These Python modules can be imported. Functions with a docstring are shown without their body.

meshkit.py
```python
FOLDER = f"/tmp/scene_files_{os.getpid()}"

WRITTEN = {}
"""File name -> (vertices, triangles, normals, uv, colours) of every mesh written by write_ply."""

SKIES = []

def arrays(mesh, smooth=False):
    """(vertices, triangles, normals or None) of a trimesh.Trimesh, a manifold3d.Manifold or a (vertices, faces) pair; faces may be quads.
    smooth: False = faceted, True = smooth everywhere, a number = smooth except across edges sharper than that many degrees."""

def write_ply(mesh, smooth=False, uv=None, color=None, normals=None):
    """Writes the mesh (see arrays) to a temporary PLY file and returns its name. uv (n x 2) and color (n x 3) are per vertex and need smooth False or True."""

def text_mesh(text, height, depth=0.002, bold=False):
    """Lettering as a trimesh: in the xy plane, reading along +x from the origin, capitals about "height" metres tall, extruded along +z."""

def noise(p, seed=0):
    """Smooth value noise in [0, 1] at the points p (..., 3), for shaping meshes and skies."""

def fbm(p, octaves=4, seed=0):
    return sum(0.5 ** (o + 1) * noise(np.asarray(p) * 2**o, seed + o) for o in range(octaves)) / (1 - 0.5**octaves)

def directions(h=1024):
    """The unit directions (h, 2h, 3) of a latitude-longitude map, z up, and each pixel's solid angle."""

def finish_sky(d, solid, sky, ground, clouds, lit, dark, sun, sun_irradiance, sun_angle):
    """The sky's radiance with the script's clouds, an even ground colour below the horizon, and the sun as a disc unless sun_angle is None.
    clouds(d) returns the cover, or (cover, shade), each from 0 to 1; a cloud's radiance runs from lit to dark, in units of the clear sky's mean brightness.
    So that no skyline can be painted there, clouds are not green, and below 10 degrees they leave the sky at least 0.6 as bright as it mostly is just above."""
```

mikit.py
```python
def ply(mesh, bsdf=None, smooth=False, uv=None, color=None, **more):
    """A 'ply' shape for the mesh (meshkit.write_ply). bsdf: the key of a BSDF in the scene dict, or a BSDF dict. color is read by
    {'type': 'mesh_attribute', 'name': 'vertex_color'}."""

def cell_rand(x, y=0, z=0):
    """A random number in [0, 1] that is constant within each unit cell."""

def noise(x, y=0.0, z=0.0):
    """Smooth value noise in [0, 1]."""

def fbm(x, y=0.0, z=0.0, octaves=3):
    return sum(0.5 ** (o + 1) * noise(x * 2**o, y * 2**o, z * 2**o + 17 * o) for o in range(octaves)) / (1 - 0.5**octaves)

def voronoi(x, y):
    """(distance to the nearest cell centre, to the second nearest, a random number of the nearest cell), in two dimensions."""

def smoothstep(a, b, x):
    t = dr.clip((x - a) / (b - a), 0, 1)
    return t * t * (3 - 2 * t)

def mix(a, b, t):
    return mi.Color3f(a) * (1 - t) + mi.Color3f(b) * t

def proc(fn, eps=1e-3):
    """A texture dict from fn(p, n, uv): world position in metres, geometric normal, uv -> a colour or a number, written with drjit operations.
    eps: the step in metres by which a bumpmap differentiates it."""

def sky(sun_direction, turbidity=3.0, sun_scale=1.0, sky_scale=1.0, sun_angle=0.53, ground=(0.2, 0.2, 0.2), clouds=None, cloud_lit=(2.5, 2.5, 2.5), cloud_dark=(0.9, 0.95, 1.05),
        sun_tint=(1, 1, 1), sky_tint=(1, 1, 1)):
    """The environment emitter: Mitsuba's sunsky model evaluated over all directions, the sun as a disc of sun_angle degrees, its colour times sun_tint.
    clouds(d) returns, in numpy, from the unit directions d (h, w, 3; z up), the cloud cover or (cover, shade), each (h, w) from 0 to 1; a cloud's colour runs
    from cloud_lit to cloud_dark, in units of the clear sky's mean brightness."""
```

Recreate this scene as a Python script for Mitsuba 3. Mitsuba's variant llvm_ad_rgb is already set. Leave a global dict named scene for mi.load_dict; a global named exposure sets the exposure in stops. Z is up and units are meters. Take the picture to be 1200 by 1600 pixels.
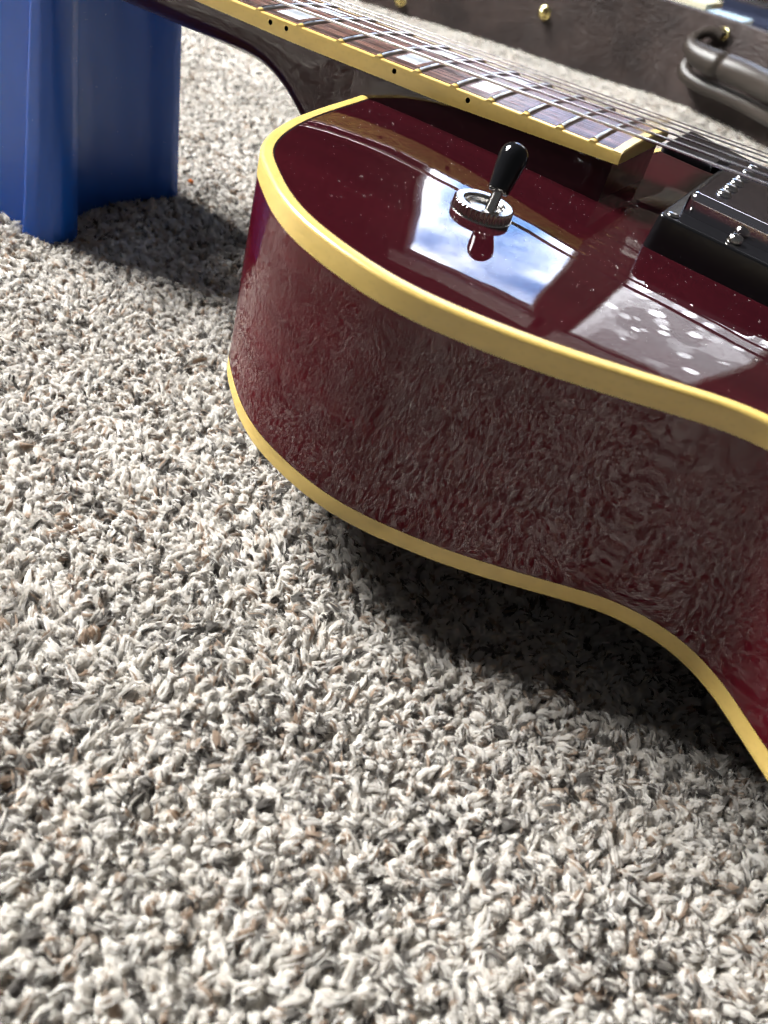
import math
import numpy as np, trimesh, shapely, mitsuba as mi, mikit, meshkit
from scipy.spatial import Delaunay, cKDTree
from scipy.interpolate import CubicSpline
from shapely.geometry import Polygon
import drjit as dr
from mikit import proc, noise, fbm, smoothstep, mix

T = mi.ScalarTransform4f
scene, labels = {}, {}

# ---------------------------------------------------------------- camera, lights, exposure
EYE = np.array([0.0, 0.0, 0.1873])
R_CAM = np.array([[0.83101, 0.52214, 0.19180], [0.47117, -0.47745, -0.74164], [-0.29567, 0.70669, -0.64279]])   # rows: right, down, forward
scene['camera'] = {
    'type': 'thinlens', 'fov': 51.36, 'fov_axis': 'x', 'near_clip': 0.01, 'far_clip': 60.0,
    'aperture_radius': 0.0010, 'focus_distance': 0.272,
    'to_world': T().look_at(origin=EYE.tolist(), target=(EYE + R_CAM[2]).tolist(), up=(-R_CAM[1]).tolist()),
}
exposure = 0.0
KEY = 105.0           # bright window beside the camera
SKY = 15.0           # cloudy sky outside the far window
scene['room_light'] = {'type': 'constant', 'radiance': {'type': 'rgb', 'value': [0.072, 0.074, 0.080]}}

# ---------------------------------------------------------------- helpers
def rgb(*c): return {'type': 'rgb', 'value': list(c)}

def tag(key, label=None, cat=None, group=None, kind=None):
    d = {}
    for k, v in (('label', label), ('category', cat), ('group', group), ('kind', kind)):
        if v: d[k] = v
    labels[key] = d

def numbered(key):
    if key not in scene: return key
    k = 1
    while f'{key}_{k:03d}' in scene: k += 1
    return f'{key}_{k:03d}'

def put(key, mesh, bsdf, smooth=False, **kw):
    key = numbered(key)
    scene[key] = mikit.ply(mesh, bsdf, smooth, **kw)
    return key

def put_normals(key, v, f, n, bsdf):
    key = numbered(key)
    scene[key] = {'type': 'ply', 'filename': meshkit.write_ply((v, f), False, normals=n), 'face_normals': False, 'bsdf': {'type': 'ref', 'id': bsdf}}
    return key

# guitar frames (metres in the world; arguments in millimetres)
NUT = np.array([-0.50435, 0.29313, 0.13282])
FX, FY, FZ = np.array([0.99988, 0, -0.01571]), np.array([-0.00019, 0.99993, -0.01191]), np.array([0.01571, 0.01192, 0.99981])
BO = np.array([-0.15762, 0.29296, 0.11293])
BU, BY, BN = np.array([0.99754, -0.00065, -0.0701]), np.array([-0.00019, 0.99993, -0.01191]), np.array([0.07011, 0.0119, 0.99747])

def F(p):   # fretboard: x from the nut, y to the treble side, z off the board
    p = np.atleast_2d(np.asarray(p, float)) / 1000
    return NUT + p[:, :1] * FX + p[:, 1:2] * FY + p[:, 2:3] * FZ

def B(p):   # body: u from the neck joint, y to the treble side, n off the front rim
    p = np.atleast_2d(np.asarray(p, float)) / 1000
    return BO + p[:, :1] * BU + p[:, 1:2] * BY + p[:, 2:3] * BN

def mapped(mesh, fn):
    return trimesh.Trimesh(fn(np.asarray(mesh.vertices)), np.asarray(mesh.faces), process=False)

def grid_faces(r, c, close=False):
    i, j = np.meshgrid(np.arange(r - 1), np.arange(c if close else c - 1), indexing='ij')
    j2 = (j + 1) % c
    a, b, d, e = i * c + j, i * c + j2, (i + 1) * c + j2, (i + 1) * c + j
    return np.vstack([np.stack([a, b, d], -1).reshape(-1, 3), np.stack([a, d, e], -1).reshape(-1, 3)])

def loft(sections, caps=False):
    s = np.asarray(sections, float); r, c = s.shape[:2]
    v, f = s.reshape(-1, 3), grid_faces(r, c, True)
    if caps:
        v = np.vstack([v, s[0].mean(0), s[-1].mean(0)])
        j = np.arange(c); k = (j + 1) % c
        f = np.vstack([f, np.stack([k, j, np.full(c, r * c)], 1), np.stack([(r - 1) * c + j, (r - 1) * c + k, np.full(c, r * c + 1)], 1)])
    m = trimesh.Trimesh(v, f, process=False)
    return m

def tube(points, radius, sides=10, caps=True, flat=1.0):
    p = np.asarray(points, float); r = np.broadcast_to(np.asarray(radius, float), (len(p),))
    t = np.gradient(p, axis=0); t /= np.linalg.norm(t, axis=1, keepdims=True)
    a = np.cross(t, np.where(np.abs(t[:, 2:]) < 0.9, [0, 0, 1.0], [1.0, 0, 0])); a /= np.linalg.norm(a, axis=1, keepdims=True)
    b = np.cross(t, a); ang = np.arange(sides) * 2 * np.pi / sides
    s = p[:, None] + r[:, None, None] * (np.cos(ang)[None, :, None] * a[:, None] * flat + np.sin(ang)[None, :, None] * b[:, None])
    return loft(s, caps)

def lathe(profile, n=48, knurl=None):
    pr = np.asarray(profile, float); ang = np.arange(n) * 2 * np.pi / n
    s = []
    for k, (r, z) in enumerate(pr):
        rr = np.full(n, r)
        if knurl is not None and knurl[k]: rr = r - knurl[k] * (np.arange(n) % 4 // 2)
        s.append(np.stack([rr * np.cos(ang), rr * np.sin(ang), np.full(n, z)], 1))
    return loft(s, True)

def place(mesh, origin, axis):
    """mesh with its z axis turned to the axis (both in the same frame), in mm"""
    z = np.asarray(axis, float); z /= np.linalg.norm(z)
    x = np.cross([0, 1, 0.0], z); x /= np.linalg.norm(x); y = np.cross(z, x)
    v = np.asarray(mesh.vertices)
    return trimesh.Trimesh(np.asarray(origin) + v[:, :1] * x + v[:, 1:2] * y + v[:, 2:] * z, mesh.faces, process=False)

def rbox(x0, x1, y0, y1, z0, z1, r=0.5, n=4):
    """box with rounded edges (mm)"""
    import manifold3d as m3
    s = m3.Manifold.sphere(r, 4 * n)
    ps = [s.translate([x, y, z]) for x in (x0 + r, x1 - r) for y in (y0 + r, y1 - r) for z in (z0 + r, z1 - r)]
    m = m3.Manifold.batch_hull(ps).to_mesh()
    return trimesh.Trimesh(m.vert_properties[:, :3], m.tri_verts, process=False)

def spline(pts, n):
    p = np.asarray(pts, float); s = np.r_[0, np.cumsum(np.linalg.norm(np.diff(p, axis=0), axis=1) ** 0.7)]
    q = CubicSpline(s, p)(np.linspace(0, s[-1], 40 * len(p)))
    d = np.r_[0, np.cumsum(np.linalg.norm(np.diff(q, axis=0), axis=1))]
    t = np.linspace(0, d[-1], n)
    return np.stack([np.interp(t, d, q[:, k]) for k in range(q.shape[1])], 1)

# ---------------------------------------------------------------- materials
def red_lacquer(p, n, uv):
    g = fbm(p.x * 14 + 2, p.y * 160, p.z * 60, 3)
    h = fbm(p.x * 22 + 9, p.y * 18, p.z * 22, 2)
    return mix((0.013, 0.0020, 0.0036), (0.036, 0.0038, 0.0064), dr.clip(0.55 * g + 0.6 * h - 0.1, 0, 1))
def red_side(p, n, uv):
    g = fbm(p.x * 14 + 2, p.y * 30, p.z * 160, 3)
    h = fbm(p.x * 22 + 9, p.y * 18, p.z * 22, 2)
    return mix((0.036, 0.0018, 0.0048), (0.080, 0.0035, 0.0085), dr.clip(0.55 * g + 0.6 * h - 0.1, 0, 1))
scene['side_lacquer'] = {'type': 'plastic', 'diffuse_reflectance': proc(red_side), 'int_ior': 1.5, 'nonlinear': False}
scene['lacquer'] = {'type': 'plastic', 'diffuse_reflectance': proc(red_lacquer), 'int_ior': 1.5, 'nonlinear': False}

def neck_lacquer(p, n, uv):
    g = fbm(p.x * 12 + 5, p.y * 220, p.z * 220, 3)
    return mix((0.012, 0.004, 0.006), (0.034, 0.010, 0.012), g)
scene['neck_finish'] = {'type': 'plastic', 'diffuse_reflectance': proc(neck_lacquer), 'int_ior': 1.52}

def cream(p, n, uv):
    g = fbm(p.x * 55, p.y * 55, p.z * 240, 3)
    s = smoothstep(0.62, 0.8, noise(p.x * 900, p.y * 900, p.z * 900))
    age = smoothstep(0.55, 0.85, fbm(p.x * 38 + 7, p.y * 38, p.z * 90, 3)) * 0.22
    return (1 - age) * mix((0.49, 0.338, 0.082), (0.575, 0.405, 0.120), g) * (1 - 0.04 * s)
scene['binding_plastic'] = {'type': 'twosided', 'b': {'type': 'principled', 'base_color': proc(cream), 'roughness': 0.30, 'specular': 0.5, 'clearcoat': 0.7, 'clearcoat_gloss': 0.95}}
scene['purfling_black'] = {'type': 'diffuse', 'reflectance': rgb(0.015, 0.010, 0.010)}

def rosewood(p, n, uv):
    w = p.y * 1.0 + p.x * 0.02
    g = fbm(p.x * 30, w * 900, p.z * 300, 3)
    pore = smoothstep(0.66, 0.74, noise(p.x * 160, w * 2600, 1.0))
    return mix((0.042, 0.020, 0.015), (0.15, 0.072, 0.052), smoothstep(0.25, 0.75, g)) * (1 - 0.55 * pore)
def rosewood_relief(p, n, uv):
    return -smoothstep(0.64, 0.74, noise(p.x * 160, p.y * 2600, 1.0))
scene['rosewood'] = {'type': 'bumpmap', 'scale': 0.00006, 't': proc(rosewood_relief, 1e-4), 'b': {'type': 'principled', 'base_color': proc(rosewood), 'roughness': 0.34, 'specular': 0.55}}
def pearl(p, n, uv):
    g = fbm(p.x * 260, p.y * 120, p.z * 100, 3)
    return mix((0.22, 0.25, 0.29), (0.46, 0.48, 0.51), g)
scene['pearl'] = {'type': 'principled', 'base_color': proc(pearl), 'roughness': 0.22, 'specular': 0.6}
scene['dark_dot'] = {'type': 'diffuse', 'reflectance': rgb(0.035, 0.022, 0.012)}
scene['nickel'] = {'type': 'roughconductor', 'eta': rgb(1.9, 1.75, 1.55), 'k': rgb(3.6, 3.2, 2.7), 'alpha': 0.12}
scene['steel'] = {'type': 'roughconductor', 'material': 'Cr', 'alpha': 0.18}
scene['chrome'] = {'type': 'roughconductor', 'material': 'Cr', 'alpha': 0.02}
scene['black_plastic'] = {'type': 'roughplastic', 'diffuse_reflectance': rgb(0.006, 0.006, 0.007), 'alpha': 0.04, 'int_ior': 1.5}
scene['dust'] = {'type': 'twosided', 'b': {'type': 'diffuse', 'reflectance': rgb(0.72, 0.70, 0.68)}}

def tolex(p, n, uv):
    g = fbm(p.x * 26, p.y * 26, p.z * 26, 4)
    s = noise(p.x * 420, p.y * 420, p.z * 420)
    return mix((0.019, 0.011, 0.0100), (0.058, 0.037, 0.032), smoothstep(0.25, 0.8, g) * 0.75 + 0.25 * s)
def tolex_relief(p, n, uv): return fbm(p.x * 520, p.y * 520, p.z * 520, 2)
scene['tolex'] = {'type': 'bumpmap', 'scale': 0.0011, 't': proc(tolex_relief, 3e-4), 'b': {'type': 'roughplastic', 'diffuse_reflectance': proc(tolex), 'alpha': 0.32, 'int_ior': 1.45}}
scene['leather'] = {'type': 'roughplastic', 'diffuse_reflectance': rgb(0.040, 0.032, 0.027), 'alpha': 0.20, 'int_ior': 1.5}
scene['brass'] = {'type': 'roughconductor', 'material': 'Au', 'alpha': 0.15}
scene['plush'] = {'type': 'twosided', 'b': {'type': 'principled', 'base_color': rgb(0.012, 0.018, 0.045), 'roughness': 0.9, 'sheen': 1.0}}
def blue(p, n, uv):
    g = fbm(p.x * 60, p.y * 60, p.z * 30, 3)
    s = smoothstep(0.965, 0.985, noise(p.x * 700, p.y * 700, p.z * 700))
    return mix(mix((0.004, 0.058, 0.31), (0.006, 0.072, 0.37), g), (0.35, 0.45, 0.6), s * 0.7)
scene['blue_plastic'] = {'type': 'roughplastic', 'diffuse_reflectance': proc(blue), 'alpha': 0.15, 'int_ior': 1.42}
def tan(p, n, uv): return mix((0.34, 0.25, 0.155), (0.50, 0.39, 0.26), fbm(p.x * 30, p.y * 30, p.z * 30, 3))
scene['tan_cloth'] = {'type': 'twosided', 'b': {'type': 'diffuse', 'reflectance': proc(tan)}}
scene['cream_paper'] = {'type': 'twosided', 'b': {'type': 'diffuse', 'reflectance': rgb(0.72, 0.68, 0.50)}}
scene['pale_paper'] = {'type': 'twosided', 'b': {'type': 'diffuse', 'reflectance': rgb(0.42, 0.55, 0.68)}}
def yarn(p, n, uv):
    # u: 1000 * kind + strand number + height along it; v: angle round the strand. Fine fibres run along the strand.
    kind, strand = dr.floor(uv.x / 1000), dr.floor(uv.x)
    t = uv.x - strand
    r, r2 = mikit.cell_rand(strand, kind, 3), mikit.cell_rand(strand, kind, 7)
    cream_ = mix((0.80, 0.77, 0.725), (0.92, 0.905, 0.88), r)
    tan_ = mix((0.46, 0.365, 0.285), (0.66, 0.555, 0.465), r)
    grey_ = mix((0.15, 0.138, 0.127), (0.42, 0.395, 0.365), r)
    c = dr.select(kind < 0.5, cream_, dr.select(kind < 1.5, tan_, grey_))
    f = noise(uv.y * 6.0 + r2 * 90, t * 2.2 + r * 40, 0.5)
    g = noise(p.x * 2600, p.y * 2600, p.z * 2600)
    return c * (0.76 + 0.24 * f + 0.12 * g)
scene['yarn'] = {'type': 'principledthin', 'base_color': proc(yarn), 'roughness': 0.95, 'diff_trans': 1.5, 'eta': 1.2}
def backing(p, n, uv): return mix((0.16, 0.145, 0.13), (0.55, 0.52, 0.47), smoothstep(0.35, 0.6, fbm(p.x * 160, p.y * 160, 0.0, 3)))
scene['carpet_backing'] = {'type': 'diffuse', 'reflectance': proc(backing)}
def paint(p, n, uv): return mix((0.065, 0.052, 0.045), (0.085, 0.068, 0.058), fbm(p.x * 4, p.z * 4, p.y * 4, 3))
scene['wall_paint'] = {'type': 'twosided', 'b': {'type': 'diffuse', 'reflectance': proc(paint)}}
scene['white_trim'] = {'type': 'twosided', 'b': {'type': 'roughplastic', 'diffuse_reflectance': rgb(0.55, 0.53, 0.50), 'alpha': 0.2}}
scene['speck_orange'] = {'type': 'diffuse', 'reflectance': rgb(0.55, 0.16, 0.05)}
scene['black_frame'] = {'type': 'diffuse', 'reflectance': rgb(0.02, 0.02, 0.02)}

# ---------------------------------------------------------------- setting: carpet
PILE = -0.0056
put('carpet', (np.array([[-4, -3, PILE], [4, -3, PILE], [4, 2.96, PILE], [-4, 2.96, PILE]]), np.array([[0, 1, 2], [0, 2, 3]])), 'carpet_backing')
tag('carpet', kind='structure')

def yarn_kind(rng, n, k):
    """0 cream, 1 tan, 2 grey for k strands in each of n tufts: most tufts are cream all through"""
    kind = rng.random(n)[:, None]; r = rng.random((n, k))
    pc = np.where(kind < 0.70, 0.94, np.where(kind < 0.85, 0.45, 0.20))
    pt = np.where(kind < 0.70, 0.02, np.where(kind < 0.85, 0.47, 0.08))
    return np.where(r < pc, 0, np.where(r < pc + pt, 1, 2))

def tuft_patch(seed, size, pitch, strands, rings, sides, r_tuft, r_strand, frizz):
    rng = np.random.default_rng(seed)
    m = int(round(size / pitch)); g = (np.arange(m) + 0.5) * size / m - size / 2
    x, y = np.meshgrid(g, g); x = x + (np.arange(m)[:, None] % 2 - 0.5) * pitch * 0.5
    n = m * m
    root = np.stack([x.ravel(), y.ravel(), np.full(n, PILE)], 1); root[:, :2] += rng.normal(0, pitch * 0.24, (n, 2))
    q = root[:, :2] / size * 5
    wrap = lambda s: meshkit.noise(np.c_[q + s * 7.7, np.full(n, s)], seed + s)
    lean = np.stack([wrap(1) - 0.5, wrap(2) - 0.5], 1) * 0.9 + rng.normal(0, 0.24, (n, 2))
    height = 0.0058 + 0.0020 * (wrap(3) - 0.5) + rng.normal(0, 0.0006, n)
    curl = rng.normal(0, 1.0, (n, 2)) * 0.0011
    t = np.linspace(0, 1, rings)
    c = np.empty((n, rings, 3))
    bend = t ** 1.7
    c[..., :2] = root[:, None, :2] + lean[:, None] * height[:, None, None] * bend[None, :, None] * 0.75 + curl[:, None] * np.sin(t * 3.4)[None, :, None]
    c[..., 2] = root[:, None, 2] + height[:, None] * (np.sin(t * 1.45) / np.sin(1.45))[None]
    tan_ = np.gradient(c, axis=1); tan_ /= np.linalg.norm(tan_, axis=2, keepdims=True)
    a = np.cross(tan_, [0.3, 1, 0.1]); a /= np.linalg.norm(a, axis=2, keepdims=True); b = np.cross(tan_, a)
    ph = rng.random(n) * 6.28; turns = rng.uniform(1.2, 3.2, n) * np.sign(rng.random(n) - 0.15)
    swell = 0.55 + 0.62 * np.sin(np.pi * np.clip(t * 0.80 + 0.05, 0, 1))
    size_n = rng.uniform(0.78, 1.25, n)
    ang = ph[:, None, None] + np.arange(strands)[None, :, None] * 2 * np.pi / strands + turns[:, None, None] * t[None, None]
    rad = r_tuft * size_n[:, None, None] * swell[None, None] * rng.uniform(0.62, 1.18, (n, strands, 1))
    if strands == 1: rad = rad * 0.15
    p = c[:, None] + rad[..., None] * (np.cos(ang)[..., None] * a[:, None] + np.sin(ang)[..., None] * b[:, None])
    p = p + rng.normal(0, r_strand * 0.22, p.shape) * (t[None, None, :, None] > 0.05)
    p[..., 2] += (rng.normal(0, 0.0006, (n, strands)))[..., None] * t
    sr = r_strand * rng.uniform(0.72, 1.28, (n, strands, rings)) * size_n[:, None, None] * (np.sqrt(np.clip(1 - ((t - 0.62) / 0.55) ** 2, 0.0, 1)) * 0.85 + 0.22)[None, None] * rng.uniform(0.8, 1.2, (n, strands, 1)) * (1 - 0.75 * (t > 0.999))
    pa = np.arange(sides) * 2 * np.pi / sides
    v = p[..., None, :] + sr[..., None, None] * (np.cos(pa)[:, None] * a[:, None, :, None] + np.sin(pa)[:, None] * b[:, None, :, None])
    ident = yarn_kind(rng, n, strands) * 1000.0 + rng.integers(0, 1000, (n, strands))
    uvs = np.empty(v.shape[:-1] + (2,)); uvs[..., 0] = ident[..., None, None] + (t * 0.9 + 0.05)[None, None, :, None]; uvs[..., 1] = (np.arange(sides) / sides)[None, None, None]
    f1 = grid_faces(rings, sides, True)
    top = np.array([[(rings - 1) * sides + k for k in (0, j, j + 1)] for j in range(1, sides - 1)])
    f1 = np.vstack([f1, top]); per = rings * sides
    f = (f1[None] + (np.arange(n * strands) * per)[:, None, None]).reshape(-1, 3)
    radial = np.cos(pa)[:, None] * a[:, None, :, None] + np.sin(pa)[:, None] * b[:, None, :, None]
    puff = (p - c[:, None]) / (np.linalg.norm(p - c[:, None], axis=-1, keepdims=True) + 1e-9) + tan_[:, None] * (t[None, None, :, None] ** 2)
    nrm = 0.40 * radial + 0.45 * puff[..., None, :] + np.array([0, 0, 0.78])
    nrm = (nrm / np.linalg.norm(nrm, axis=-1, keepdims=True)).reshape(-1, 3)
    V, UV = v.reshape(-1, 3), uvs.reshape(-1, 2)
    if frizz:
        k = n * frizz
        who = np.repeat(np.arange(n), frizz); s = rng.integers(0, strands, k); ti = rng.integers(rings // 2, rings, k)
        base = p[who, s, ti]; d = base - c[who, ti]; d /= np.linalg.norm(d, axis=1, keepdims=True) + 1e-9
        d = d * 0.8 + rng.normal(0, 0.55, (k, 3)) + [0, 0, 0.30]; d /= np.linalg.norm(d, axis=1, keepdims=True)
        w = np.cross(d, rng.normal(0, 1, (k, 3))); w /= np.linalg.norm(w, axis=1, keepdims=True)
        L = rng.uniform(0.0006, 0.0019, k)[:, None]
        tri = np.stack([base + w * 0.00006, base - w * 0.00006, base + d * L], 1)
        cf = np.repeat(np.stack([ident[who, s] + 0.5, rng.random(k)], 1)[:, None], 3, 1)
        f = np.vstack([f, len(V) + np.arange(3 * k).reshape(-1, 3)]); V = np.vstack([V, tri.reshape(-1, 3)]); nrm = np.vstack([nrm, np.repeat(nrm.reshape(n, strands, rings, sides, 3)[who, s, ti, 0], 3, 0)]); UV = np.vstack([UV, cf.reshape(-1, 2)])
    return {'type': 'ply', 'filename': meshkit.write_ply((V, f), False, uv=UV, normals=nrm), 'face_normals': False, 'bsdf': {'type': 'ref', 'id': 'yarn'}}

NEAR, FAR = 0.10, 0.20
for k in range(3):
    m = tuft_patch(11 + k, NEAR, 0.00225, 8, 6, 3, 0.00086, 0.00048, 64)
    scene[f'near_pile_{k}'] = {'type': 'shapegroup', 'pile': m}
for k in range(2):
    m = tuft_patch(31 + k, NEAR, 0.00245, 5, 4, 3, 0.00088, 0.00066, 5)
    scene[f'mid_pile_{k}'] = {'type': 'shapegroup', 'pile': m}
for k in range(2):
    m = tuft_patch(51 + k, FAR, 0.0030, 2, 4, 3, 0.0008, 0.00105, 0)
    scene[f'far_pile_{k}'] = {'type': 'shapegroup', 'pile': m}

def in_view(x, y, pad):
    """whether the ground point lies inside the camera's pyramid widened by pad (tangent)"""
    d = R_CAM @ (np.array([x, y, 0]) - EYE)
    return d[2] > 0.02 and abs(d[0]) < d[2] * (0.4808 + pad) + 0.08 and abs(d[1]) < d[2] * (0.641 + pad) + 0.08
rng = np.random.default_rng(5)
count = 0
near_cells = set()
for i in range(-12, 6):
    for j in range(-4, 16):
        x, y = (i + 0.5) * NEAR, (j + 0.5) * NEAR
        dist = math.hypot(x, y)
        seen = in_view(x, y, 0.0) and dist < 0.43
        mirrored = -0.25 < x < 0.25 and -0.1 < y < 0.3          # carpet mirrored in the guitar's side
        if not (seen or mirrored): continue
        near_cells.add((i, j)); count += 1
        sort = f'near_pile_{rng.integers(3)}' if seen else f'mid_pile_{rng.integers(2)}'
        scene[f'carpet_pile__{count:03d}'] = {'type': 'instance', 'g': {'type': 'ref', 'id': sort},
            'to_world': T().translate([x, y, 0]).rotate([0, 0, 1], float(90 * rng.integers(4)))}
for i in range(-8, 5):
    for j in range(-2, 9):
        sub = [(2 * i + a, 2 * j + b) for a in (0, 1) for b in (0, 1)]
        x, y = (i + 0.5) * FAR, (j + 0.5) * FAR
        if all(s in near_cells for s in sub) or not (in_view(x, y, 0.1) or (abs(x) < 0.5 and -0.4 < y < 0.6)): continue
        if y > 1.5: continue
        dist_cell = math.hypot(x, y) if in_view(x, y, 0.1) else 9.0
        holes = dist_cell < 0.85 or any(s in near_cells for s in sub)
        if holes:      # lay quarter cells of near pile instead
            for s in sub:
                if s in near_cells: continue
                near_cells.add(s); count += 1
                scene[f'carpet_pile__{count:03d}'] = {'type': 'instance', 'g': {'type': 'ref', 'id': f'mid_pile_{rng.integers(2)}'},
                    'to_world': T().translate([(s[0] + 0.5) * NEAR, (s[1] + 0.5) * NEAR, 0]).rotate([0, 0, 1], float(90 * rng.integers(4)))}
            continue
        count += 1
        scene[f'carpet_pile__{count:03d}'] = {'type': 'instance', 'g': {'type': 'ref', 'id': f'far_pile_{rng.integers(2)}'},
            'to_world': T().translate([x, y, 0]).rotate([0, 0, 1], float(90 * rng.integers(4)))}
tag('carpet_pile', 'shaggy heathered carpet pile of cream yarn with grey and tan flecks', 'carpet pile', kind='stuff')

# ---------------------------------------------------------------- setting: windows that light the place
WY = 3.0
WINS = [(-1.37, -0.60, 0.84, 1.98), (-0.40, 0.215, 0.99, 2.02)]       # x0, x1, z0, z1
wall = shapely.box(-3.2, 0, 2.6, 2.4).difference(shapely.union_all([shapely.box(a, c, b, d) for a, b, c, d in WINS]))
wm = trimesh.creation.extrude_polygon(wall, 0.14, engine='earcut')
v = np.asarray(wm.vertices); wm = trimesh.Trimesh(np.stack([v[:, 0], WY + v[:, 2], v[:, 1]], 1), wm.faces, process=False)
put('wall', wm, 'wall_paint'); tag('wall', kind='structure')

def frame_mesh(x0, x1, z0, z1, y0, y1, w):
    m = trimesh.creation.extrude_polygon(shapely.box(x0, z0, x1, z1).difference(shapely.box(x0 + w, z0 + w, x1 - w, z1 - w)), y1 - y0, engine='earcut')
    v = np.asarray(m.vertices)
    return trimesh.Trimesh(np.stack([v[:, 0], y0 + v[:, 2], v[:, 1]], 1), m.faces, process=False)

for k, (x0, x1, z0, z1) in enumerate(WINS):
    key = 'window' if k == 0 else 'window_001'
    scene[f'{key}__frame'] = mikit.ply(frame_mesh(x0 + 0.002, x1 - 0.002, z0 + 0.002, z1 - 0.002, WY + 0.03, WY + 0.09, 0.022), 'white_trim')
    s = trimesh.creation.box(extents=[x1 - x0 + 0.1, 0.10, 0.025]); s.apply_translation([(x0 + x1) / 2, WY - 0.052, z0 - 0.016])
    scene[f'{key}__sill'] = mikit.ply(s, 'white_trim')
    s = trimesh.creation.box(extents=[x1 - x0 + 0.08, 0.07, 0.15]); s.apply_translation([(x0 + x1) / 2, WY - 0.038, z1 + 0.06])
    scene[f'{key}__blind_box'] = mikit.ply(s, 'white_trim')
tag('window', 'clear window showing blue sky and white clouds, mirrored beside the toggle switch', 'window')
tag('window_001', 'frosted grey window with round glints, mirrored near the black pickup ring', 'window')

def emission_bands(prefix, x0, x1, z0, z1, y, nx, nz, value, colours, start=0):
    """a lit surface cut into cells; cells of like brightness make one part"""
    xs, zs = np.linspace(x0, x1, nx + 1), np.linspace(z0, z1, nz + 1)
    cx, cz = np.meshgrid((xs[1:] + xs[:-1]) / 2, (zs[1:] + zs[:-1]) / 2, indexing='ij')
    lev = np.clip((value(cx, cz) * len(colours)).astype(int), 0, len(colours) - 1)
    for q, colour in enumerate(colours):
        i, j = np.nonzero(lev == q)
        if not len(i): continue
        v = np.stack([np.stack([a, np.full(len(i), y), b], 1) for a, b in ((xs[i], zs[j]), (xs[i + 1], zs[j]), (xs[i + 1], zs[j + 1]), (xs[i], zs[j + 1]))], 1)
        b = np.arange(len(i)) * 4
        f = np.vstack([np.stack([b, b + 1, b + 2], 1), np.stack([b, b + 2, b + 3], 1)])       # faces -y
        key = numbered(prefix)
        scene[key] = mikit.ply((v.reshape(-1, 3), f), None, emitter={'type': 'area', 'radiance': rgb(*colour)})
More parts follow.
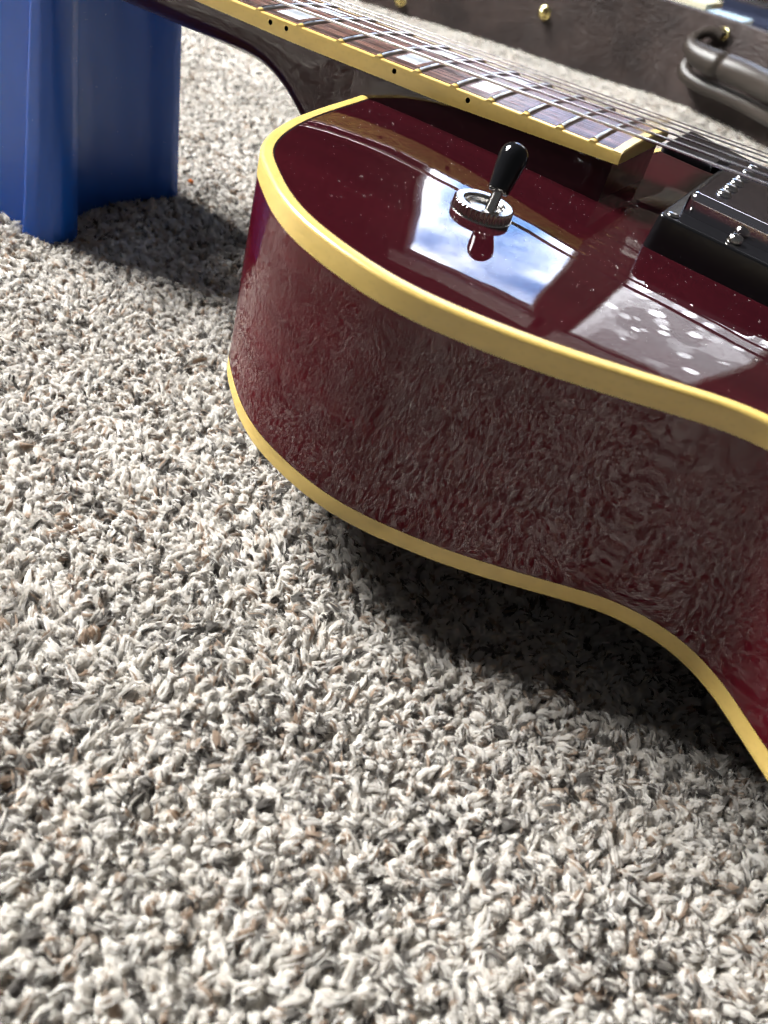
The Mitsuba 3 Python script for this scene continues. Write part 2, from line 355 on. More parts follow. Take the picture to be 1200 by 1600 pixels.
def clouds(x, z):
    p = np.stack([x * 1.0 + z * 0.35, np.zeros_like(x), z * 0.8], -1)
    a = meshkit.fbm(p * 0.95 + [3.1, 0, 1.2], 5, 3)
    return np.clip((a - 0.31) / 0.31, 0, 0.999)
ramp = [np.array([0.23, 0.43, 0.86]) * (1 - t) + np.array([1.0, 1.0, 1.0]) * t for t in np.linspace(0, 1, 14) ** 1.1]
emission_bands('sky__cloud', -4.6, 0.6, 0.4, 4.6, 6.6, 150, 110, clouds, [c * SKY * (0.42 + 0.58 * k / 13) for k, c in enumerate(ramp)])
tag('sky', kind='structure')
gl = np.random.default_rng(8)
spots = np.c_[gl.uniform(-0.38, 0.2, 46), gl.uniform(1.0, 1.85, 46), gl.uniform(0.012, 0.034, 46), gl.uniform(0.25, 1.0, 46)]
def frosted(x, z):
    a = 0.02 + 0.30 * meshkit.fbm(np.stack([x * 4, x * 0, z * 4], -1), 4, 9) + 0.35 * np.clip((-0.27 - x) / 0.15, 0, 1)
    for sx, sz, r, b in spots:
        d = np.hypot(x - sx, (z - sz))
        a = np.maximum(a, np.where(d < r, 0.30 + 0.65 * b ** 2, 0))
    return np.clip(a, 0, 0.999)
emission_bands('window_001__pane', WINS[1][0] + 0.024, WINS[1][1] - 0.024, WINS[1][2] + 0.024, WINS[1][3] - 0.024, WY + 0.06, 110, 150, frosted,
               [np.array([0.93, 0.95, 1.0]) * SKY * t for t in np.linspace(0.045, 0.85, 9)])

# bright window beside the camera, on the left
def side_window(key, centre, normal, w, h, level, colour):
    nz = np.asarray(normal, float) / np.linalg.norm(normal)
    ax = np.cross([0, 0, 1.0], nz); ax /= np.linalg.norm(ax); az = np.cross(nz, ax)
    c = np.asarray(centre, float)
    q = lambda a, b, d=0.0: c + a * ax + b * az + d * nz
    for k, (a0, a1) in enumerate(((-w / 2, -0.02), (0.02, w / 2))):
        v = np.array([q(a0, -h / 2), q(a1, -h / 2), q(a1, h / 2), q(a0, h / 2)])
        scene[numbered(f'{key}__pane')] = mikit.ply((v, np.array([[0, 1, 2], [0, 2, 3]])), None, emitter={'type': 'area', 'radiance': rgb(*(np.array(colour) * level)), 'sampling_weight': 9.0})
    bars = []
    for a0, a1, b0, b1 in ((-w / 2 - 0.06, -w / 2, -h / 2 - 0.06, h / 2 + 0.06), (w / 2, w / 2 + 0.06, -h / 2 - 0.06, h / 2 + 0.06), (-w / 2, w / 2, h / 2, h / 2 + 0.06), (-w / 2, w / 2, -h / 2 - 0.06, -h / 2), (-0.018, 0.018, -h / 2, h / 2)):
        bx = trimesh.creation.box(extents=[1, 1, 1]); bv = np.asarray(bx.vertices) + 0.5
        bars.append(trimesh.Trimesh(np.array([q(a0 + (a1 - a0) * t[0], b0 + (b1 - b0) * t[1], -0.04 + 0.08 * t[2]) for t in bv]), bx.faces, process=False))
    scene[f'{key}__frame'] = mikit.ply(trimesh.util.concatenate(bars), 'white_trim')
side_window('patio_window', [-1.85, 0.18, 1.86], [1.0, 0.01, -0.0001], 1.0, 1.15, KEY, (0.99, 0.99, 0.975))
tag('patio_window', 'bright two pane window whose light falls across the carpet', 'window')

# ---------------------------------------------------------------- guitar
tag('guitar', 'glossy wine red guitar with cream binding lying tilted over the carpet', 'guitar')
DEPTH, BIND = 73.6, 6.2
half = [(-3.0, -25), (-1.5, -36), (1.0, -58), (5.0, -80), (11.5, -98.5), (17.5, -107.8), (24.6, -114.6), (33, -121.6), (45, -129.2), (58, -134.0), (74, -137.0), (87, -137.0), (101, -134.4),
        (117, -129.6), (134, -122.6), (150, -115.2), (159, -111.4), (167, -109.4), (177, -108.8), (187, -110.8), (196.5, -115.8), (204, -121.8), (210.5, -127.4), (217, -133.0),
        (233, -147), (252, -161), (278, -175.5), (310, -186), (345, -190), (380, -185), (415, -170), (447, -143), (470, -108), (484, -62), (488, 0)]
bass = np.array(half, float)
treb = bass[::-1][1:] * [1, -1]
treb = treb[treb[:, 0] > 162]
treb = np.vstack([treb, [(150, 111.0), (132, 111.5), (112, 108), (96, 101), (85, 90), (80, 76), (79, 60), (81, 44), (82, 27)]])
outline = spline(np.vstack([bass, treb]), 1000)
poly = Polygon(outline)
def inset(d):
    """outline moved inwards by d along its normals (closed across the neck)"""
    t = np.gradient(outline, axis=0); t /= np.linalg.norm(t, axis=1, keepdims=True)
    return outline + d * np.stack([-t[:, 1], t[:, 0]], 1) * INW
INW = 1.0
if not poly.contains(shapely.Point(inset(2.0)[300])): INW = -1.0

# front plate: rings near the rim, an even mesh inside
ARCH, RUN = 2.2, 55.0
def arch(d, a=ARCH, run=RUN):
    t = np.clip(d / run, 0, 1); return a * (1 - (1 - t) ** 2.4)
def plate(rim, n_rim, sign, bsdf, key, a, run):
    full = Polygon(np.vstack([inset(rim)]))
    pts = [np.asarray(inset(rim))]
    for d in (0.4, 0.9, 1.6, 2.6, 4, 6, 8.5, 11.5, 15, 19, 24):
        g = full.buffer(-d)
        g = max(getattr(g, 'geoms', [g]), key=lambda q: q.area)
        L = g.exterior.length
        pts.append(np.array([g.exterior.interpolate(s).coords[0] for s in np.arange(0, L, 1.4 + d * 0.14)]))
    gx, gy = np.meshgrid(np.arange(-10, 500, 4.5), np.arange(-195, 196, 4.5)); gx = gx + (np.arange(len(gx))[:, None] % 2) * 2.25
    g = full.buffer(-26); ok = shapely.contains_xy(g, gx, gy); pts.append(np.stack([gx[ok], gy[ok]], 1))
    P = np.vstack(pts); tri = Delaunay(P).simplices
    cen = P[tri].mean(1); tri = tri[shapely.contains_xy(full.buffer(0.01), cen[:, 0], cen[:, 1])]
    e1, e2 = P[tri[:, 1]] - P[tri[:, 0]], P[tri[:, 2]] - P[tri[:, 0]]
    flip = (e1[:, 0] * e2[:, 1] - e1[:, 1] * e2[:, 0]) * sign < 0
    tri[flip] = tri[flip][:, ::-1]
    rimline = full.exterior
    dense = np.array([rimline.interpolate(s).coords[0] for s in np.arange(0, rimline.length, 0.15)])
    dist, idx = cKDTree(dense).query(P)
    h = arch(dist, a, run)
    t = np.clip(dist / run, 0, 1); slope = a * 2.4 / run * (1 - t) ** 1.4
    gdir = P - dense[idx]; gl_ = np.linalg.norm(gdir, axis=1, keepdims=True)
    t2 = np.roll(dense, -1, 0) - np.roll(dense, 1, 0); t2 = t2 / np.linalg.norm(t2, axis=1, keepdims=True)
    nin = np.stack([-t2[:, 1], t2[:, 0]], 1)
    s_ = np.sign((nin[idx] * np.where(gl_ > 0.05, gdir, 0)).sum(1)); s_ = 1.0 if (s_ > 0).sum() >= (s_ < 0).sum() else -1.0
    gdir = np.where(gl_ > 0.3, gdir / np.maximum(gl_, 1e-9), nin[idx] * s_)
    q3 = np.c_[P / 11.0, np.zeros(len(P))]; q4 = np.c_[P / 2.6, np.zeros(len(P))]
    wob = np.stack([0.010 * (meshkit.noise(q3, 21) - 0.5) + 0.0022 * (meshkit.noise(q4, 22) - 0.5), 0.010 * (meshkit.noise(q3, 23) - 0.5) + 0.0022 * (meshkit.noise(q4, 24) - 0.5)], 1)
    nrm = np.c_[-gdir * slope[:, None] + wob, np.ones(len(P))]; nrm /= np.linalg.norm(nrm, axis=1, keepdims=True)
    z = n_rim + sign * h
    nw = nrm[:, :1] * BU + nrm[:, 1:2] * BY + sign * nrm[:, 2:] * BN
    return put_normals(key, B(np.c_[P, z]), tri, nw, bsdf)
plate(3.9, -0.1, 1, 'lacquer', 'guitar__top', ARCH, RUN)
plate(3.4, -DEPTH, -1, 'lacquer', 'guitar__back', 14.0, 120.0)

def strip(profile, key, bsdf, smooth=25):
    """sweeps (inset, n) points round the outline"""
    s = [np.c_[inset(d), np.full(len(outline), z)] for d, z in profile]
    v = np.vstack([B(q) for q in s]); r, c = len(s), len(outline)
    f = grid_faces(r, c, True)
    m = trimesh.Trimesh(v, f, process=False)
    k = len(outline) // 3
    out = (m.triangles_center[k] - B([[200, 0, -30]])[0]) @ m.face_normals[k]
    if out < 0: m = trimesh.Trimesh(v, f[:, ::-1], process=False)
    return put(key, m, bsdf, smooth)
rt = 1.1
arc = [(rt * (1 - math.cos(a)), -rt * (1 - math.sin(a)) + 0.25) for a in np.linspace(0, math.pi / 2, 6)]
strip([(0.0, -BIND)] + arc + [(2.2, 0.28), (3.4, 0.15), (3.45, -1.0)], 'guitar__top_binding', 'binding_plastic', 40)
strip([(3.4, -0.05), (3.95, -0.05)], 'guitar__purfling', 'purfling_black', True)
strip([(0.12, -(DEPTH - BIND)), (0.12, -DEPTH * 0.5), (0.12, -BIND)], 'guitar__side', 'side_lacquer', True)
arcb = [(rt * (1 - math.cos(a)), -DEPTH + rt * (1 - math.sin(a))) for a in np.linspace(math.pi / 2, 0, 6)]
strip([(3.5, -DEPTH)] + arcb + [(0.0, -(DEPTH - BIND))], 'guitar__back_binding', 'binding_plastic', 40)

# neck
def hw(x): return (43 + 9.5 * np.asarray(x, float) / 314) / 2
SCALE = 628.0
def fret_x(n): return SCALE * (1 - 2 ** (-n / 12))
BT = 6.0           # board thickness with binding
END = 440.5
def bt(x): return float(np.interp(x, [0, 262, 312, 376, 440], [5.5, 5.7, 6.8, 6.8, 4.7]))
xs = np.r_[np.linspace(-2, 280, 30), np.linspace(284, 346, 26)]
depth = np.interp(xs, [-2, 150, 270, 285, 293, 300, 306, 312, 318, 324, 330, 336, 341, 346], [19.5, 20.5, 21.6, 22.0, 23.2, 26.0, 30.0, 35.5, 42, 50, 60, 72, 82, 87])
secs = []
ph = np.linspace(0, math.pi, 33)
for x, d in zip(xs, depth):
    w, dd = float(hw(x)) - 0.15, d - bt(x)
    e = 2 / (2.15 + 0.9 * np.clip((d - 22) / 40, 0, 1))
    y = w * np.sign(np.cos(ph)) * np.abs(np.cos(ph)) ** e
    z = -bt(x) + 0.15 - dd * np.abs(np.sin(ph)) ** e
    taper = 1 - 0.30 * np.clip((d - 24) / 60, 0, 1) * np.clip(-z / 85, 0, 1)
    sec = np.c_[np.full(33, x), y * taper, z]
    secs.append(F(sec))
m = loft(secs, True); m.fix_normals()
put('guitar__neck', m, 'neck_finish', 40)
# the neck's tongue under the board, standing on the front plate
tp = [(-26.0, -BT + 0.1), (-26.4, -20.0), (26.4, -20.0), (26.0, -BT + 0.1)]
sec = lambda x, k=1.0, zb=-25.5: F([(x, -26.2 * k, -bt(x) + 0.15), (x, -26.4 * k, -10), (x, -26.6 * k, zb), (x, 26.6 * k, zb), (x, 26.4 * k, -10), (x, 26.2 * k, -bt(x) + 0.15)])
m = loft([sec(340), sec(360), sec(376), sec(400), sec(420), sec(436), sec(438.5, 0.985)], True); m.fix_normals()
put('guitar__neck_tongue', m, 'neck_finish', 30)

# headstock, nut, tuners (beyond the frame, kept simple)
hp = Polygon([(-2, -21), (-25, -27), (-60, -34), (-120, -38), (-168, -41), (-176, -22), (-166, 0), (-176, 22), (-168, 41), (-120, 38), (-60, 34), (-25, 27), (-2, 21)]).buffer(2)
hm = trimesh.creation.extrude_polygon(hp, 14, engine='earcut'); hv = np.asarray(hm.vertices); hv = np.c_[hv[:, 0], hv[:, 1], hv[:, 2] - 18 + 0.26 * hv[:, 0]]
put('guitar__headstock', trimesh.Trimesh(F(hv), hm.faces, process=False), 'neck_finish')
put('guitar__nut', mapped(rbox(-4, 0, -21.4, 21.4, -5, 1.2, 0.4), F), 'binding_plastic', 30)

# fretboard
RAD = 305.0
def crown_z(y): return -np.asarray(y, float) ** 2 / (2 * RAD)
bx_ = np.linspace(0, END - 3.2, 60); prof = np.linspace(-1, 1, 17)
secs = []
for x in bx_:
    w = float(hw(x)) - 2.1; y = prof * w
    secs.append(F(np.vstack([np.c_[np.full(17, x), y, crown_z(y)], [[x, w, -bt(x) + 0.3], [x, -w, -bt(x) + 0.3]]])))
m = loft(secs, True); m.fix_normals()
put('guitar__fretboard', m, 'rosewood', 30)
def side_strip(sgn):
    secs = []
    for x in np.linspace(0, END, 60):
        w = float(hw(x)); zc = float(crown_z(w))
        q = [(sgn * (w - 2.08), zc + 0.06), (sgn * (w - 0.8), zc + 0.04), (sgn * (w - 0.25), zc - 0.12), (sgn * w, zc - 0.6), (sgn * w, -bt(x)), (sgn * (w - 2.08), -bt(x))]
        secs.append(F([(x, a, b) for a, b in q]))
    m = loft(secs, True); m.fix_normals(); return m
def nib(n, sgn):
    x, w = fret_x(n), float(hw(fret_x(n))); zc = float(crown_z(w))
    a = np.linspace(0, math.pi, 9)
    s0 = F(np.c_[x + 1.45 * np.cos(a), np.full(9, sgn * (w - 2.2)), zc + 1.0 * np.sin(a) - 0.02]); s1 = F(np.c_[x + 1.2 * np.cos(a), np.full(9, sgn * (w - 0.05)), zc - 0.35 + 0.95 * np.sin(a)])
    m = loft([s0, s1], True); m.fix_normals(); return m
we = float(hw(END)) 
end = rbox(END - 3.2, END + 0.2, -we + 2.1, we - 2.1, -BT, 0.0, 0.3)
ev = np.asarray(end.vertices).copy(); top = ev[:, 2] > -1; ev[top, 2] += crown_z(ev[top, 1])
end = trimesh.creation.box(extents=[1, 1, 1])
ys = np.linspace(-we + 0.2, we - 0.2, 21)
end = loft([F([(END - 3.18, y, float(crown_z(y)) + 0.05), (END - 0.4, y, float(crown_z(y)) + 0.03), (END + 0.05, y, float(crown_z(y)) - 0.35), (END + 0.05, y, -bt(END) - 0.02), (END - 3.18, y, -bt(END) - 0.02)]) for y in ys], True); end.fix_normals()
parts = [side_strip(-1), side_strip(1)] + [nib(n, s) for n in range(1, 21) for s in (-1, 1)]
put('guitar__fretboard__binding', trimesh.util.concatenate(parts), 'binding_plastic', 35)
put('guitar__fretboard__end_binding', end, 'binding_plastic', 35)
for n in range(1, 21):
    x = fret_x(n); w = float(hw(x)) - 1.9
    a = np.linspace(0, math.pi, 9)
    secs = [F(np.c_[x + 1.25 * np.cos(a), np.full(9, y), float(crown_z(y)) - 0.05 + 1.15 * np.sin(a)]) for y in np.linspace(-w, w, 21)]
    m = loft(secs, True); m.fix_normals()
    put('guitar__fretboard__fret', m, 'nickel', 40)
def patch(x0, x1, y0, y1, lift):
    xx, yy = np.meshgrid(np.linspace(x0, x1, 3), np.linspace(y0, y1, 7), indexing='ij')
    v = F(np.c_[xx.ravel(), yy.ravel(), crown_z(yy.ravel()) + lift]); return trimesh.Trimesh(v, grid_faces(3, 7), process=False)
for n in (3, 5, 7, 9, 12, 15, 17):
    a, b = fret_x(n - 1), fret_x(n)
    x0, x1 = a + 0.18 * (b - a), b - 0.26 * (b - a)
    for s in (-1, 1):
        m = patch(x0, x1, s * 5.5, s * 19.5, 0.06)
        if m.face_normals[0] @ FZ < 0: m = trimesh.Trimesh(m.vertices, m.faces[:, ::-1], process=False)
        put('guitar__fretboard__inlay', m, 'pearl', True)
for x in (fret_x(2.5), fret_x(4.5), fret_x(6.5), fret_x(8.5), 301.6, 308.9, 355.9, 385.4):
    d = lathe([(0.001, 0.06), (0.8, 0.06), (0.9, -0.2)], 16)
    d = place(d, [x, -float(hw(x)) - 0.02, -3.2], [0, -1, 0.0001])
    put('guitar__fretboard__side_dot', mapped(d, F), 'dark_dot')

# strings
gauge = [1.20, 0.95, 0.75, 0.55, 0.42, 0.33]
BRIDGE = 628.0
for k in range(6):
    y0, y1 = -17.6 + 7.04 * k, -26.0 + 10.4 * k
    z0, z1 = 1.1, 5.3 - 0.28 * k
    r = gauge[k] / 2
    if k < 4:
        pitch = max(0.52, r * 0.95); xx = np.arange(200.0, BRIDGE, pitch / 4)
        rr = r * (1 - 0.13 * np.abs(np.sin(np.pi * xx / pitch)))
        xx = np.r_[np.linspace(-3, 199, 20), xx]; rr = np.r_[np.full(20, r), rr]
    else:
        xx = np.linspace(-3, BRIDGE, 60); rr = np.full(60, r)
    t = xx / BRIDGE
    p = F(np.c_[xx, y0 + (y1 - y0) * t, z0 + (z1 - z0) * t + crown_z(y0 + (y1 - y0) * t) * 0.7 + 0.6])
    put('guitar__string', tube(p, rr / 1000, 9), 'steel', True)
# bridge and tailpiece (past the right edge of the frame)
bm = trimesh.util.concatenate([rbox(276, 290, -45, 45, 3, 12, 1.5), rbox(279, 287, -36, 36, 11, 31, 2)])
put('guitar__bridge', mapped(bm, B), 'neck_finish', 30)

# neck pickup
RZ, CZ = 12.2, 18.6
import manifold3d as m3
def rounded(x0, x1, y0, y1, r): return shapely.box(x0 + r, y0 + r, x1 - r, y1 - r).buffer(r, quad_segs=6)
def bevelled(pol, z0, z1, bev, steps=4, grow=0.0):
    """extruded outline with a rounded upper edge, mm"""
    n = 160
    base = np.array([pol.exterior.interpolate(s, normalized=True).coords[0] for s in np.arange(n) / n])
    t = np.roll(base, -1, 0) - np.roll(base, 1, 0); t /= np.linalg.norm(t, axis=1, keepdims=True)
    nin = np.stack([-t[:, 1], t[:, 0]], 1)
    if not pol.contains(shapely.Point(base[10] + nin[10] * 0.5)): nin = -nin
    secs = [np.c_[base - nin * grow, np.full(n, z0)]]
    for a in np.linspace(0, math.pi / 2, steps + 1): secs.append(np.c_[base + nin * bev * (1 - math.cos(a)), np.full(n, z1 - bev + bev * math.sin(a))])
    m = loft(secs, True); m.fix_normals(); return m
put('guitar__pickup__ring', mapped(bevelled(rounded(113.8, 159.5, -45.0, 45.0, 1.6), -1.0, RZ, 0.8, grow=0.7), B), 'black_plastic', 40)
put('guitar__pickup__cover', mapped(bevelled(rounded(117.6, 155.6, -34.6, 34.6, 3.0), RZ - 3, CZ, 2.2, 6), B), 'chrome', 50)
for k in range(6):
    y = -23.0 + 9.3 * k
    d = lathe([(2.4, -0.2), (2.4, 0.25), (2.15, 0.75), (1.5, 1.15), (0.7, 1.32), (0.001, 1.36)], 28)
    put('guitar__pickup__pole_screw', mapped(place(d, [125.4, y, CZ], [0.0001, 0, 1]), B), 'nickel', 40)
def screw(at, r, hgt, mat):
    d = lathe([(r * 0.7, -1.0), (r, 0.1), (r * 1.02, hgt * 0.35), (r * 0.85, hgt * 0.75), (r * 0.5, hgt * 0.96), (0.001, hgt)], 24)
    slot = rbox(-r * 0.12, r * 0.12, -r * 0.8, r * 0.8, hgt * 0.9, hgt * 1.03, 0.05)
    return mapped(place(d, at, [0.0001, 0, 1]), B)
put('guitar__pickup__height_screw', screw([136.0, -39.8, RZ], 2.3, 2.6, 'nickel'), 'nickel', 40)
for x, y in ((117.2, -41.6), (156.2, -41.6), (117.2, 41.6), (156.2, 41.6)):
    put('guitar__pickup__ring_screw', screw([x, y, RZ], 1.9, 0.9, 'nickel'), 'nickel', 40)

# raised pickguard on the treble side
gp = Polygon([(92, 30.5), (92.5, 71), (126, 63.5), (170, 58), (236, 52), (246, 44), (242, 38), (166, 47.5), (112, 47.5), (112, 31)]).buffer(-1.5).buffer(1.5, quad_segs=6)
put('guitar__pickguard', mapped(bevelled(gp, 10.4, 13.0, 0.7), B), 'black_plastic', 40)

# toggle switch
SU, SY, SZ = 74.3, -80.0, 1.75
kn = [0, 0, 0.0, 0.62, 0.62, 0.62, 0, 0, 0, 0, 0]
nut = lathe([(9.0, 0.0), (9.3, 0.4), (9.0, 0.9), (8.75, 1.0), (8.75, 2.6), (8.7, 3.3), (8.25, 3.75), (7.6, 3.85), (6.2, 3.7), (5.6, 2.9), (5.3, 2.0)], 144, kn)
put('guitar__toggle_switch__knurled_nut', mapped(place(nut, [SU, SY, SZ - 0.4], [0.0001, 0, 1]), B), 'nickel', 30)
inner = lathe([(5.55, 1.9), (5.5, 3.0), (5.1, 3.2), (4.7, 3.05), (4.2, 2.5), (3.2, 2.0), (1.2, 1.8), (0.001, 1.8)], 48)
put('guitar__toggle_switch__collar', mapped(place(inner, [SU, SY, SZ - 0.4], [0.0001, 0, 1]), B), 'nickel', 30)
ax = np.array([-1.1, 5.9, 10.4]); ax /= np.linalg.norm(ax)
base = np.array([76.1, -77.4, 8.3])
lev = lathe([(1.6, -7.0), (1.55, 0.0), (1.5, 2.0)], 20)
put('guitar__toggle_switch__lever', mapped(place(lev, base, ax), B), 'nickel', 40)
tipm = lathe([(2.2, -0.15), (2.9, 0.05), (3.1, 0.5), (3.55, 4.0), (3.95, 7.0), (4.15, 9.2), (4.02, 10.6), (3.55, 11.8), (2.7, 12.75), (1.5, 13.3), (0.001, 13.5)], 48)
put('guitar__toggle_switch__tip', mapped(place(tipm, base, ax), B), 'black_plastic', 60)

# lint and dust lying on the lacquer
rg = np.random.default_rng(3)
def fleck(p, size, long):
    a = rg.uniform(0, 6.28); k = 4
    if long:
        t = np.linspace(0, 1, 6); bend = rg.normal(0, 0.6)
        q = np.c_[size * (t - .5) * 4, bend * size * (t - .5) ** 2 * 5, 0.12 + 0.1 * np.sin(t * 9 + a)]
        q = np.c_[q[:, 0] * math.cos(a) - q[:, 1] * math.sin(a), q[:, 0] * math.sin(a) + q[:, 1] * math.cos(a), q[:, 2]]
        return tube(q + p, 0.055, 4)
    m = trimesh.creation.icosahedron(); v = np.asarray(m.vertices) * size * rg.uniform(0.35, 1.0, (12, 1)) * [1, 0.6, 0.4]
    v = np.c_[v[:, 0] * math.cos(a) - v[:, 1] * math.sin(a), v[:, 0] * math.sin(a) + v[:, 1] * math.cos(a), v[:, 2]]
    return trimesh.Trimesh(v + p, m.faces, process=False)
flecks = []
inner_poly = Polygon(inset(6.0))
while len(flecks) < 760:
    p = rg.uniform([4, -134], [190, -26])
    if not inner_poly.contains(shapely.Point(p)) or (113 < p[0] < 160 and p[1] > -46) or np.hypot(p[0] - SU, p[1] - SY) < 9.5: continue
    if rg.random() > 0.30 + 0.70 * meshkit.noise(np.array([p[0] / 18, p[1] / 18, 0.0]), 4): continue
    d = inner_poly.exterior.distance(shapely.Point(p)) + 2.1
    flecks.append(fleck(np.array([p[0], p[1], float(arch(d)) + 0.05]), rg.choice([0.10, 0.14, 0.2, 0.28], p=[.5, .3, .15, .05]), rg.random() < 0.11))
put('guitar__dust', mapped(trimesh.util.concatenate(flecks), B), 'dust')
tag('guitar__dust', 'specks of white dust on the lacquer', kind='stuff')

# ---------------------------------------------------------------- blue plastic stool under the neck
def stool():
    H_ = 0.1085
    front = np.array([[-575, 260.5], [-360, 259.8], [-337.5, 259.4], [-335.6, 255.6], [-333, 254.6], [-324, 254.8], [-317, 257], [-313.8, 262], [-313.6, 268], [-317, 274], [-324, 279], [-331, 284], [-335, 291],
                      [-337, 303], [-336, 320], [-332.5, 338], [-329, 346], [-326.8, 352], [-327.4, 357.5], [-331, 360], [-336, 358], [-575, 360]], float)
    top_shift = np.zeros(len(front)); top_shift[:14] = [0, 20, 20, 20, 19, 16, 12, 9.5, 9, 9, 8, 6, 4, 2]
    pin = np.repeat(front, 1, 0)
    pol = np.vstack([np.linspace(pin[k], pin[(k + 1) % len(pin)], 6, endpoint=False) for k in range(len(pin))])
    sh = np.concatenate([np.linspace(top_shift[k], top_shift[(k + 1) % len(pin)], 6, endpoint=False) for k in range(len(pin))])
    # round the polyline a little
    for _ in range(2):
        q = (np.roll(pol, 1, 0) + 2 * pol + np.roll(pol, -1, 0)) / 4
        keep = np.zeros(len(pol), bool); keep[12] = True
        pol = np.where(keep[:, None], pol, q)
    secs = []
    for z in list(np.linspace(-0.006, H_ - 0.003, 12)) + [H_ - 0.001, H_ - 0.0002]:
        t = z / H_
        secs.append(np.c_[(pol[:, 0] + sh * t) / 1000, pol[:, 1] / 1000, np.full(len(pol), z)])
    m = loft(secs, True); m.fix_normals()
    put('step_stool', m, 'blue_plastic', 28)
stool()
tag('step_stool', 'blue plastic stool standing on the carpet under the guitar neck', 'stool')

# ---------------------------------------------------------------- open guitar case behind
CH = 0.0960
near = np.array([(-1050, 1035), (-850, 1045), (-632, 1074), (-512, 1092), (-441, 1099.5), (-358, 1102), (-273, 1106), (-208, 1100), (-166, 1087), (-120, 1054), (-87, 1017), (-35, 975), (30, 946), (110, 938), (190, 960), (260, 1010), (300, 1080)], float)
far = np.array([(318, 1170), (318, 1290), (290, 1390), (225, 1455), (130, 1485), (40, 1480), (-60, 1450), (-160, 1430), (-300, 1420), (-600, 1400), (-900, 1370), (-1080, 1340), (-1140, 1190)], float)
cl = spline(np.vstack([near, far, near[:1]]), 360)[:-1]
cp = Polygon(cl)
def case_ring(d, z): 
    t = np.roll(cl, -2, 0) - np.roll(cl, 2, 0); t /= np.linalg.norm(t, axis=1, keepdims=True)
    nin = np.stack([-t[:, 1], t[:, 0]], 1)
    return np.c_[cl + nin * d * CS, np.full(len(cl), z)]
CS = 1.0
tt = np.roll(cl, -2, 0) - np.roll(cl, 2, 0)
if not cp.contains(shapely.Point(cl[100] + 5 * np.array([-tt[100, 1], tt[100, 0]]) / np.linalg.norm(tt[100]))): CS = -1.0
Z = CH * 1000
m = loft([case_ring(3, -4) / 1000, case_ring(0, 1) / 1000, case_ring(0, Z - 2.5) / 1000, case_ring(0.8, Z - 0.8) / 1000, case_ring(2.5, Z) / 1000, case_ring(9.0, Z) / 1000, case_ring(9.5, Z - 3) / 1000])
m.fix_normals()
mid = len(m.faces) // 2
k = np.argmin(np.linalg.norm(m.triangles_center - [-0.40, 1.10, 0.05], axis=1))
if m.face_normals[k] @ np.array([0.2, -1, 0]) < 0: m = trimesh.Trimesh(m.vertices, m.faces[:, ::-1], process=False)
put('guitar_case__shell', m, 'tolex', 30)
m = loft([case_ring(9.2, Z - 1) / 1000, case_ring(9.6, Z - 14) / 1000, case_ring(22, Z - 22) / 1000, case_ring(26, 30) / 1000, case_ring(60, 26) / 1000], False)
put('guitar_case__lining', m, 'plush', 40)
fl = trimesh.creation.extrude_polygon(cp.buffer(-52), 2, engine='earcut'); fl.apply_translation([0, 0, 24.5]); fl.apply_scale(0.001)
put('guitar_case__floor', fl, 'plush')
tag('guitar_case', 'open dark brown guitar case lying on the carpet behind the strings', 'guitar case')
def stud(p, nrm):
    d = lathe([(8.2, -1.0), (8.2, 1.2), (7.2, 2.4), (6.0, 3.2), (5.6, 6.5), (4.6, 8.8), (2.4, 10.2), (0.001, 10.6)], 28)
    d = place(d, np.asarray(p) * 1000, nrm); d.apply_scale(0.001); return d
for p, nr in (((-0.420, 1.1015, 0.0480), (-0.05, -0.99, 0)), ((-0.612, 1.0785, 0.0155), (0.13, -0.99, 0))):
    put('guitar_case__foot_stud', stud(p, nr), 'brass', 35)
hp_ = spline([(-0.203, 1.095, 0.079), (-0.226, 1.088, 0.075), (-0.229, 1.078, 0.065), (-0.212, 1.068, 0.058), (-0.17, 1.050, 0.057), (-0.125, 1.016, 0.057), (-0.090, 0.980, 0.061), (-0.070, 0.968, 0.071), (-0.066, 0.985, 0.079)], 70)
tt_ = np.linspace(0, 1, 70)
put('guitar_case__handle', tube(hp_, 0.0055 + 0.0080 * np.exp(-((tt_ - 0.5) / 0.34) ** 6) - 0.004 * np.exp(-((tt_ - 0.36) / 0.010) ** 2), 18), 'leather', 50)
hp2 = hp_ + np.array([0.001, 0.011, -0.0260])
put('guitar_case__handle_strap', tube(hp2[9:61], 0.0080, 12), 'leather', 50)
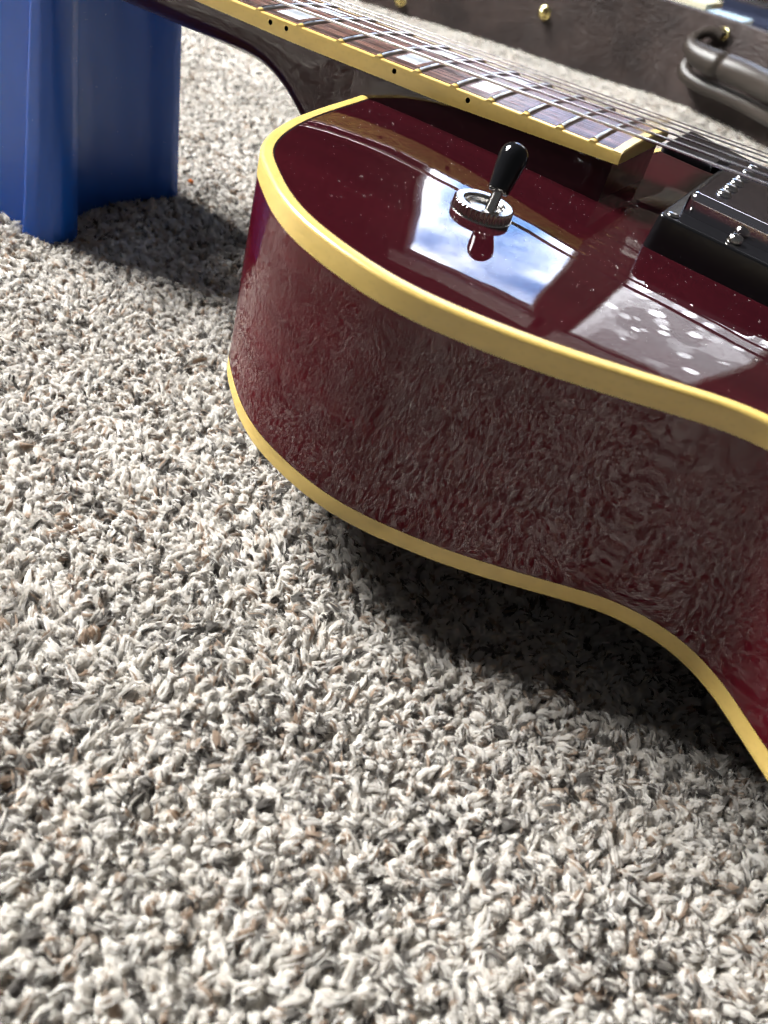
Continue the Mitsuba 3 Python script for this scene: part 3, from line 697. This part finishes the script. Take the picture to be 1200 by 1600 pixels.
for c0 in ((-0.203, 1.097, 0.082), (-0.070, 0.994, 0.082)):
    a = np.linspace(0, 2 * np.pi, 25)
    q = np.array(c0) + np.c_[0.006 * np.cos(a), -0.004 * np.cos(a), 0.005 * np.sin(a)]
    put('guitar_case__handle_ring', tube(q, 0.0015, 8, False), 'brass', 50)

# things lying in the case
def rumple(x0, x1, y0, y1, z, amp, seed, n=36):
    gx, gy = np.meshgrid(np.linspace(x0, x1, n), np.linspace(y0, y1, n), indexing='ij')
    p = np.stack([gx * 14, gy * 14, np.zeros_like(gx)], -1)
    e = np.minimum.reduce([(gx - x0) / (x1 - x0), (x1 - gx) / (x1 - x0), (gy - y0) / (y1 - y0), (y1 - gy) / (y1 - y0)])
    h = z + amp * meshkit.fbm(p, 4, seed) * np.clip(e * 6, 0.05, 1) ** 0.5
    up = np.stack([gx, gy, h], -1).reshape(-1, 3); lo = up - [0, 0, 0.004]
    f = grid_faces(n, n)
    return trimesh.Trimesh(np.vstack([up, lo]), np.vstack([f, f[:, ::-1] + n * n]), process=False)
put('folded_cloth', rumple(-0.185, 0.10, 1.13, 1.33, 0.062, 0.075, 4), 'tan_cloth', 40)
tag('folded_cloth', 'rumpled tan cloth inside the open guitar case', 'cloth')
bk = mapped(rbox(-330, -250, 1180, 1270, 90, 97, 0.6), lambda v: v / 1000)
put('booklet', bk, 'cream_paper'); tag('booklet', 'cream paper booklet in the open case beside the tan cloth', 'booklet')
bk = mapped(rbox(-242, -196, 1150, 1210, 88, 93, 0.6), lambda v: v / 1000)
put('card', bk, 'pale_paper'); tag('card', 'small pale blue card in the open case beside the booklet', 'card')
sp = trimesh.creation.icosphere(2, 0.0016); v = np.asarray(sp.vertices); v = v * (1 + 0.5 * (meshkit.noise(v * 900, 2)[:, None] - 0.5))
put('crumb', trimesh.Trimesh(v * [1.2, 1, 0.7] + [-0.3364, 0.3783, 0.0015], sp.faces, process=False), 'speck_orange', 40)
tag('crumb', 'tiny orange crumb on the carpet right of the blue stool', 'crumb')
